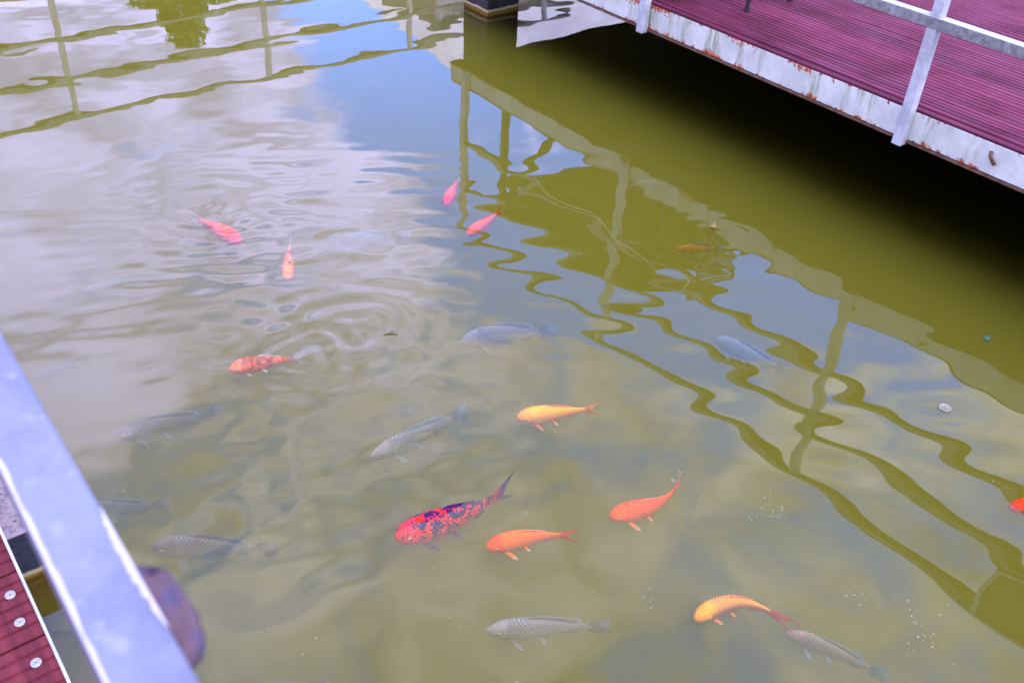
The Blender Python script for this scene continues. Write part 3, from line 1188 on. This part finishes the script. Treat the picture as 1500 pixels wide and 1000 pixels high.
    # paired fins
    for sg in (1, -1):
        for nm_, tt, ln, wd, on_ in (("pectoral_fin", 0.235, 0.135 * pect, 0.055 * pect, True), ("pelvic_fin", 0.50, 0.09, 0.04, pelv)):
            if not on_:
                continue
            s = tt * BL / L
            d, nv_ = tangent(s)
            x_, y_ = spine(s)
            wb = interp(KOI_T, WW, [tt])[0] * BL * fat
            root_p = Vector((x_, y_, -zoff(tt) * 0.62)) + nv_ * (sg * wb * 0.62)
            out = (-d * 0.70 + nv_ * (sg * 0.62) + Vector((0, 0, -0.38))).normalized()
            crs = (d * 0.8 + nv_ * (sg * 0.35) + Vector((0, 0, 0.25))).normalized()
            g = []
            for i in range(6):
                r = i / 5
                row = []
                for j in range(6):
                    e = -1 + 2 * j / 5
                    wd_ = wd * L * (0.25 + 0.75 * math.sin(math.pi * min(1, r * 0.62 + 0.12))) * 0.5
                    ll = ln * L * r * (1 - 0.22 * e * e * r)
                    row.append(root_p + out * ll + crs * (e * wd_) + Vector((0, 0, -0.01 * L * r * r)))
                g.append(row)
            sheet(nm_, g, m_fin)
    if eye:
        for sg in (1, -1):
            tt = 0.115
            s = tt * BL / L
            d, nv_ = tangent(s)
            x_, y_ = spine(s)
            wb = interp(KOI_T, WW, [tt])[0] * BL * fat
            er = 0.016 * L
            bm = bmesh.new()
            bmesh.ops.create_uvsphere(bm, u_segments=12, v_segments=8, radius=er)
            for vtx in bm.verts:
                vtx.co = Vector((vtx.co.x, vtx.co.y * 0.55, vtx.co.z))
            p0 = Vector((x_, y_, zoff(tt) * 0.05)) + nv_ * (sg * wb * 0.93)
            bmesh.ops.translate(bm, verts=bm.verts, vec=p0)
            e_ = bm_obj("eye", bm, M_eye_ring, body, True)
            bm = bmesh.new()
            bmesh.ops.create_uvsphere(bm, u_segments=10, v_segments=6, radius=er * 0.62)
            bmesh.ops.translate(bm, verts=bm.verts, vec=p0 + nv_ * (sg * er * 0.30))
            bm_obj("pupil", bm, M_pupil, e_, True)
    return body


OR = (0.90, 0.20, 0.006)
M_k1 = fish_mat("red_and_indigo_koi_skin", (0.78, 0.030, 0.004), (0.70, 0.020, 0.006), (0.72, 0.035, 0.010), (0.78, 0.012, 0.006), (0.020, 0.008, 0.055), 44.0, 0.490, 0.35, 0.1, spot_back=0.10)
M_k2 = fish_mat("bright_orange_koi_skin", (0.92, 0.165, 0.002), (0.92, 0.13, 0.002), (0.90, 0.22, 0.02), (0.92, 0.08, 0.002), None, scale_dark=0.5, scale_light=0.35)
M_k3 = fish_mat("deep_orange_koi_skin", (0.90, 0.115, 0.002), (0.90, 0.080, 0.002), (0.90, 0.085, 0.004), (0.92, 0.10, 0.002), None, scale_dark=0.75, scale_light=0.3, nu=19, nv=6)
M_k4 = fish_mat("golden_yellow_koi_skin", (0.92, 0.37, 0.002), (0.92, 0.41, 0.002), (0.92, 0.20, 0.003), (0.92, 0.34, 0.002), (0.10, 0.07, 0.01), 70.0, 0.66, 0.55, 0.25)
M_k5 = fish_mat("gold_and_umber_koi_skin", (0.42, 0.14, 0.02), (0.97, 0.36, 0.004), (0.88, 0.20, 0.008), (0.97, 0.36, 0.004), None, scale_dark=0.8, scale_light=0.5, nu=26, nv=8)
M_k6 = fish_mat("burnt_orange_koi_skin", (0.85, 0.14, 0.003), (0.85, 0.15, 0.003), (0.85, 0.18, 0.006), (0.90, 0.20, 0.003), (0.30, 0.075, 0.015), 14.0, 0.52, 0.45, 0.25, spot_back=0.18)
M_k7 = fish_mat("scarlet_koi_skin", (0.95, 0.060, 0.005), (0.95, 0.110, 0.005), (0.92, 0.060, 0.008), (0.95, 0.035, 0.005), None, scale_dark=0.1)
M_k8 = fish_mat("orange_with_dark_saddle_koi_skin", (0.70, 0.17, 0.02), (0.90, 0.24, 0.006), (0.8, 0.2, 0.03), (0.92, 0.24, 0.004), (0.10, 0.05, 0.09), 16.0, 0.55, 0.3, spot_back=0.1)
M_k9 = fish_mat("pink_red_koi_skin", (0.95, 0.085, 0.025), (0.95, 0.13, 0.03), (0.9, 0.08, 0.04), (0.95, 0.06, 0.03), (0.05, 0.015, 0.08), 26.0, 0.62, 0.1, spot_back=0.05)
M_k10 = fish_mat("orange_red_koi_skin", (0.95, 0.13, 0.004), (0.95, 0.14, 0.004), (0.95, 0.12, 0.006), (0.95, 0.12, 0.006), None, scale_dark=0.1)
F_indigo = fin_mat("indigo_fin", (0.08, 0.02, 0.09), (0.055, 0.02, 0.15), 0.9, 1.0)
F_indigo_t = fin_mat("red_to_indigo_fin", (0.65, 0.05, 0.05), (0.06, 0.02, 0.15), 0.9, 1.0, 0.38)
F_ow = fin_mat("orange_fin_white_tip", (0.95, 0.28, 0.02), (0.90, 0.82, 0.85), 0.75, 1.0, 0.85)
F_dors = fin_mat("orange_back_fin", (0.95, 0.20, 0.008), (0.90, 0.60, 0.45), 0.95, 1.0, 0.85)
F_o = fin_mat("orange_fin", (0.92, 0.15, 0.005), (0.92, 0.19, 0.02), 0.92, 1.0)
F_y = fin_mat("yellow_fin", (0.95, 0.34, 0.005), (0.95, 0.36, 0.05), 0.9, 1.0)
F_clear = fin_mat("pale_clear_fin", (0.80, 0.45, 0.35), (0.72, 0.72, 0.80), 0.35, 0.8, 0.3)
F_r = fin_mat("red_fin", (0.90, 0.07, 0.006), (0.90, 0.09, 0.01), 0.9, 1.0)

GK = "koi in the pond"
fish("koi", "large red koi mottled with indigo black patches and a dark forked tail", "koi", GK, (1.095, 1.873), (1.559, 1.807), 0.045, 'koi', M_k1, F_indigo, F_indigo_t, bend=0.12, sway=-0.10, roll=0.12, fat=1.02, tail_size=1.15)
fish("koi", "bright orange koi with white tipped fins just right of the red and black one", "koi", GK, (1.319, 1.664), (1.609, 1.528), 0.05, 'koi', M_k2, F_ow, F_o, m_dors=F_dors, bend=-0.22, sway=0.05, fat=0.98, pect=1.2)
fish("koi", "deep orange koi with coarse scales and its tail turned up", "koi", GK, (1.744, 1.528), (2.070, 1.440), 0.045, 'koi', M_k3, F_ow, F_o, m_dors=F_dors, bend=0.10, sway=-0.35, fat=1.02, pect=1.2)
fish("koi", "golden yellow koi with a straight body and pale tail edges", "koi", GK, (1.796, 2.113), (2.104, 1.964), 0.045, 'koi', M_k4, F_ow, F_y, m_dors=F_y, bend=-0.04, fat=0.95)
fish("koi", "arched gold koi with brown scaled flanks, lowest of the bright koi", "koi", GK, (1.673, 1.055), (1.945, 0.905), 0.045, 'koi', M_k5, F_y, F_o, bend=-0.60, sway=0.40, fat=0.96)
fish("koi", "burnt orange koi with a dark scaled back and colourless tail", "koi", GK, (1.018, 2.983), (1.313, 2.878), 0.035, 'koi', M_k6, F_clear, F_clear, bend=-0.16, sway=0.1, fat=0.98, pect=0.7)
fish("koi", "plain scarlet koi swimming to the lower right near the left side", "koi", GK, (1.477, 3.875), (1.372, 4.252), 0.05, 'koi', M_k7, F_clear, F_clear, bend=0.08, fat=0.94, pect=0.8)
fish("koi", "small orange koi with dark saddle, heading straight to the viewer", "koi", GK, (1.518, 3.469), (1.678, 3.782), 0.055, 'koi', M_k8, F_o, F_clear, bend=0.05, sway=0.1, fat=0.85, pect=0.8)
fish("koi", "pink red koi with small dark flecks beside the mirrored corner post", "koi", GK, (2.519, 3.656), (2.757, 3.876), 0.055, 'koi', M_k9, F_clear, F_clear, bend=0.05, sway=0.1, fat=0.95, pect=0.8)
fish("koi", "slim orange red koi crossing the mirrored handrail corner", "koi", GK, (2.446, 3.356), (2.758, 3.450), 0.06, 'koi', M_k10, F_r, F_r, bend=0.05, sway=-0.1, fat=0.85, pect=0.6)
fish("koi", "red koi cut off by the right edge of the view", "koi", GK, (2.961, 0.732), (3.230, 0.590), 0.05, 'koi', M_k7, F_r, F_r, bend=0.05, fat=0.95)

M_t1 = fish_mat("silver_grey_fish_skin", (0.28, 0.28, 0.32), (0.20, 0.20, 0.23), (0.42, 0.39, 0.44), (0.31, 0.30, 0.35), None, scale_dark=0.65, scale_light=0.40, nu=25, nv=8, scale_col=(0.07, 0.07, 0.08))
M_t2 = fish_mat("bluish_fish_skin", (0.26, 0.31, 0.38), (0.21, 0.25, 0.31), (0.38, 0.40, 0.47), (0.29, 0.33, 0.40), None, scale_dark=0.5, scale_light=0.4, nu=27, nv=8, scale_col=(0.10, 0.12, 0.16))
M_t3 = fish_mat("dusky_fish_skin", (0.17, 0.16, 0.20), (0.13, 0.12, 0.15), (0.28, 0.24, 0.28), (0.17, 0.15, 0.20), None, scale_dark=0.6, scale_light=0.55, nu=25, nv=8, scale_col=(0.05, 0.045, 0.05))
M_t4 = fish_mat("pinkish_fish_skin", (0.31, 0.25, 0.20), (0.30, 0.22, 0.17), (0.36, 0.33, 0.36), (0.45, 0.28, 0.23), None, scale_dark=0.7, scale_light=0.4, nu=26, nv=8, scale_col=(0.09, 0.08, 0.07))
M_t5 = fish_mat("tan_fish_skin", (0.50, 0.20, 0.05), (0.50, 0.18, 0.04), (0.5, 0.3, 0.1), (0.5, 0.2, 0.05), None, scale_dark=0.3)
F_t = fin_mat("grey_banded_fin", (0.24, 0.24, 0.28), (0.36, 0.38, 0.48), 0.55, 0.95)
F_t2 = fin_mat("bluish_fin", (0.22, 0.30, 0.40), (0.32, 0.44, 0.60), 0.55, 0.95)
F_t3 = fin_mat("dusky_fin", (0.15, 0.14, 0.18), (0.26, 0.25, 0.30), 0.6, 0.95)
F_p = fin_mat("pinkish_fin", (0.45, 0.34, 0.30), (0.55, 0.40, 0.36), 0.5, 0.9)
GT = "grey scaled fish in the pond"


def til(label, head, tail, depth, mb, mf, **kw):
    kw.setdefault('fat', 0.92)
    k = (H + 1.5 * depth) / (H + depth)
    head, tail = (head[0] * k, head[1] * k), (tail[0] * k, tail[1] * k)
    return fish("tilapia", label, "fish", GT, head, tail, depth * 1.5, 'tilapia', mb, mf, mf, **kw)


til("silver grey fish with raised bluish dorsal fin above the golden yellow koi", (1.929, 2.675), (2.321, 2.500), 0.085, M_t1, F_t, bend=-0.14, sway=0.1, roll=0.12)
til("slender grey fish pointing down left, between the yellow koi and the dusky fish", (1.247, 2.284), (1.693, 2.292), 0.085, M_t1, F_t2, bend=0.06, fat=0.78)
til("dusky purple grey fish in the lower left middle, nose near the handrail", (0.531, 2.940), (0.929, 2.835), 0.10, M_t3, F_t, bend=0.08, fat=0.82)
til("pale silver fish at the bottom centre, lying level under the orange koi", (1.140, 1.420), (1.467, 1.201), 0.08, M_t1, F_t, bend=-0.05, fat=0.84)
til("dark backed grey fish right of the round handrail fitting", (0.441, 2.344), (0.781, 2.083), 0.105, M_t3, F_t3, bend=-0.08, fat=0.88)
til("grey fish half hidden behind the handrail, only its tail end showing", (0.268, 2.689), (0.581, 2.494), 0.12, M_t3, F_t, bend=0.05, fat=0.88)
til("bluish fish nosing up left among the mirrored railing lines", (2.886, 2.078), (2.972, 1.717), 0.10, M_t2, F_t2, bend=0.04, fat=0.85)
til("pinkish headed fish with a blue tail in the lower right, below the arched gold koi", (1.900, 0.869), (2.022, 0.575), 0.085, M_t4, F_t2, bend=-0.14, fat=0.80)
til("thin pale blue fish right of the small orange koi", (1.859, 3.755), (2.226, 3.524), 0.10, M_t2, F_t2, bend=-0.05, fat=0.70)
til("faint pale blue fish at the far left, left of the scarlet koi's ripples", (0.757, 4.055), (1.114, 3.991), 0.18, M_t2, F_t2, fat=0.8)
til("small faint purple fish at the left edge of the view", (0.585, 4.244), (0.778, 4.199), 0.20, M_t3, F_t3, fat=0.8)
til("faint violet fish beside the upper end of the near handrail", (0.397, 3.514), (0.629, 3.502), 0.15, M_t3, F_t3, fat=0.8)
til("grey fish cut off by the bottom edge left of centre", (0.380, 1.740), (0.690, 1.572), 0.15, M_t3, F_t, fat=0.85)
til("small faint pale fish in the green water under the deck, nearest the pier", (4.109, 4.655), (4.307, 4.508), 0.18, M_t5, F_p, fat=0.7)
til("faint greenish fish crossing the mirrored white deck edge", (3.838, 4.027), (4.184, 3.789), 0.24, M_t2, F_t, fat=0.72)
til("faint pale fish with an orange tinted tail by the mirrored post", (3.671, 3.458), (4.072, 3.326), 0.20, M_t2, F_p, fat=0.72)
til("small dark fish deep beside the pier under the deck", (4.423, 5.382), (4.565, 5.267), 0.10, M_t3, F_t3, fat=0.9)
til("small tan fish in the mirrored table top", (3.275, 2.703), (3.483, 2.567), 0.09, M_t5, F_t, fat=0.75)
til("very faint whitish fish in the blue patch among mirrored table legs", (3.229, 3.899), (3.520, 3.768), 0.20, M_t2, F_t, fat=0.8)

# ------------------------------------------------------------------ small floating things
M_dryleaf = plain("dry_leaf", (0.20, 0.14, 0.04), 0.7, 0.3, 60)
v, f = [], []
for i in range(9):
    u = i / 8
    wdt = 0.016 * math.sin(math.pi * (0.08 + 0.86 * u))
    for j, e in enumerate((-1, -0.5, 0, 0.5, 1)):
        v.append(((u - 0.5) * 0.07, e * wdt, 0.004 + 0.012 * e * e + 0.02 * (u - 0.5) ** 2 * 4))
for i in range(8):
    for j in range(4):
        a = i * 5 + j
        f.append((a, a + 1, a + 6, a + 5))
lf = mesh_obj("leaf", v, f, M_dryleaf, None, True)
lf.location = (3.451, 2.633, 0.0)
lf.rotation_euler.z = 0.6
tag(lf, "curled dry brown leaf floating beside the mirrored deck edge", "leaf")

M_pale = plain("pale_floating_film", (0.14, 0.135, 0.11), 0.5, 0.3, 80)
bm = bmesh.new()
prof = [(0.0, 0.003), (0.012, 0.003), (0.015, 0.0055), (0.022, 0.006), (0.026, 0.003), (0.026, -0.002)]
rg = []
for (r, z) in prof:
    rg.append([bm.verts.new((r * math.cos(2 * math.pi * i / 24) * (1 + 0.06 * math.sin(3 * 2 * math.pi * i / 24)), r * math.sin(2 * math.pi * i / 24), z)) for i in range(24)] if r else [bm.verts.new((0, 0, z))])
for a, b_ in zip(rg, rg[1:]):
    for i in range(24):
        j = (i + 1) % 24
        if len(a) == 1:
            bm.faces.new((a[0], b_[i], b_[j]))
        else:
            bm.faces.new((a[i], b_[i], b_[j], a[j]))
dsk = bm_obj("bottle_cap", bm, M_pale, None, True)
dsk.location = (3.191, 1.157, 0.0)
tag(dsk, "small pale round cap floating near the right edge", "cap")

M_blue = plain("teal_plastic", (0.02, 0.16, 0.20), 0.4, 0.2)
bm = bmesh.new()
add_box(bm, (-0.018, -0.012, -0.01), (0.018, 0.012, 0.0), 0.004)
bs = bm_obj("plastic_scrap", bm, M_blue)
bs.location = (3.832, 1.339, -0.035)
bs.rotation_euler.z = 0.5
tag(bs, "tiny teal plastic scrap sunk in the green water at the right", "litter")

M_thread = plain("pale_thread", (0.26, 0.25, 0.12), 0.6, 0.1)
pts = [(3.033, 3.542), (2.977, 3.386), (2.987, 3.231), (3.036, 3.073), (2.956, 2.806), (2.968, 2.723), (2.951, 2.587), (2.937, 2.504), (3.015, 2.424), (2.982, 2.357), (2.894, 2.328)]
bm = bmesh.new()
fine_ = []
for i in range(len(pts) - 1):
    p0_, p1_, p2_, p3_ = (Vector(pts[max(i - 1, 0)]), Vector(pts[i]), Vector(pts[i + 1]), Vector(pts[min(i + 2, len(pts) - 1)]))
    for j in range(6):
        q_ = j / 6
        c_ = 0.5 * ((2 * p1_) + (p2_ - p0_) * q_ + (2 * p0_ - 5 * p1_ + 4 * p2_ - p3_) * q_ ** 2 + (3 * p1_ - p0_ - 3 * p2_ + p3_) * q_ ** 3)
        fine_.append((c_.x, c_.y, 0.001))
add_tube(bm, fine_, 0.00055, 5)
th = bm_obj("thread", bm, M_thread, None, True)
tag(th, "long pale thread drifting on the water in the mirrored table top", "thread")

bm = bmesh.new()
add_tube(bm, [(-0.028, 0, 0.003), (-0.005, 0.004, 0.004), (0.012, 0.0, 0.003), (0.03, -0.006, 0.002)], [0.0015, 0.0025, 0.0022, 0.001], 6)
add_tube(bm, [(-0.004, 0.004, 0.004), (0.008, 0.016, 0.006), (0.018, 0.02, 0.004)], [0.0016, 0.0012, 0.0008], 6)
tw = bm_obj("twig", bm, M_black, None, True)
tw.location = (1.645, 2.781, 0.0)
tw.rotation_euler.z = -0.4
tag(tw, "tiny dark forked twig floating inside the centre ripples", "twig")

# pale flecks and dark motes drifting in the upper water
M_fleck = plain("pale_algae_fleck", (0.19, 0.24, 0.16), 0.6, 0.2, 40)
M_mote = plain("dark_mote", (0.035, 0.03, 0.015), 0.8, 0.2, 40)
for nm, mt, n_sc, label, seed in (("algae_flecks", M_fleck, 650, "pale flecks drifting in the upper water", 11), ("debris", M_mote, 240, "fine dark motes drifting on the pond", 12)):
    r_ = np.random.default_rng(seed)
    v, f = [], []
    def fleck(x, y, z, s):
        k = len(v)
        n_ = 5
        a0 = r_.uniform(0, 6.28)
        el = r_.uniform(0.3, 1.0)
        for i in range(n_):
            a = a0 + 2 * math.pi * i / n_
            q_ = s * r_.uniform(0.6, 1.2)
            cx_, cy_ = math.cos(a) * q_, math.sin(a) * q_ * el
            v.append((x + cx_ * math.cos(a0) - cy_ * math.sin(a0), y + cx_ * math.sin(a0) + cy_ * math.cos(a0), z + r_.uniform(-0.2, 0.2) * s))
        v.append((x, y, z - s * 0.35))
        for i in range(n_):
            f.append((k + i, k + (i + 1) % n_, k + n_))
        f.append(tuple(range(k, k + n_)))
    for i in range(n_sc):
        u = r_.uniform(0, 1) ** 0.8
        y = 0.5 + 5.2 * u
        x = r_.uniform(0.2, 1.2 + 2.6 * u)
        fleck(x, y, -r_.uniform(0.004, 0.06), r_.uniform(0.0010, 0.0030) * (1 + 0.5 * u))
    if nm == "algae_flecks":
        for (cx, cy, rad, cnt) in ((2.107, 1.539, 0.045, 50), (2.226, 1.257, 0.05, 90), (2.24, 1.20, 0.04, 90), (2.182, 0.798, 0.06, 70), (2.213, 0.632, 0.05, 50), (2.223, 0.578, 0.04, 50), (2.37, 0.60, 0.04, 20), (2.964, 2.84, 0.05, 40), (3.038, 0.792, 0.05, 40), (1.62, 1.198, 0.03, 30), (2.44, 1.0, 0.05, 25), (1.9, 1.95, 0.04, 10)):
            an = r_.uniform(0, 3.14)
            for i in range(int(cnt * 0.6)):
                a, b_ = r_.normal() * rad, r_.normal() * rad * 0.35
                fleck(cx + a * math.cos(an) - b_ * math.sin(an), cy + a * math.sin(an) + b_ * math.cos(an), -r_.uniform(0.02, 0.07), 0.0012 + 0.0045 * r_.uniform() ** 2.5)
    o = mesh_obj(nm, v, f, mt)
    tag(o, label, None, None, "stuff")
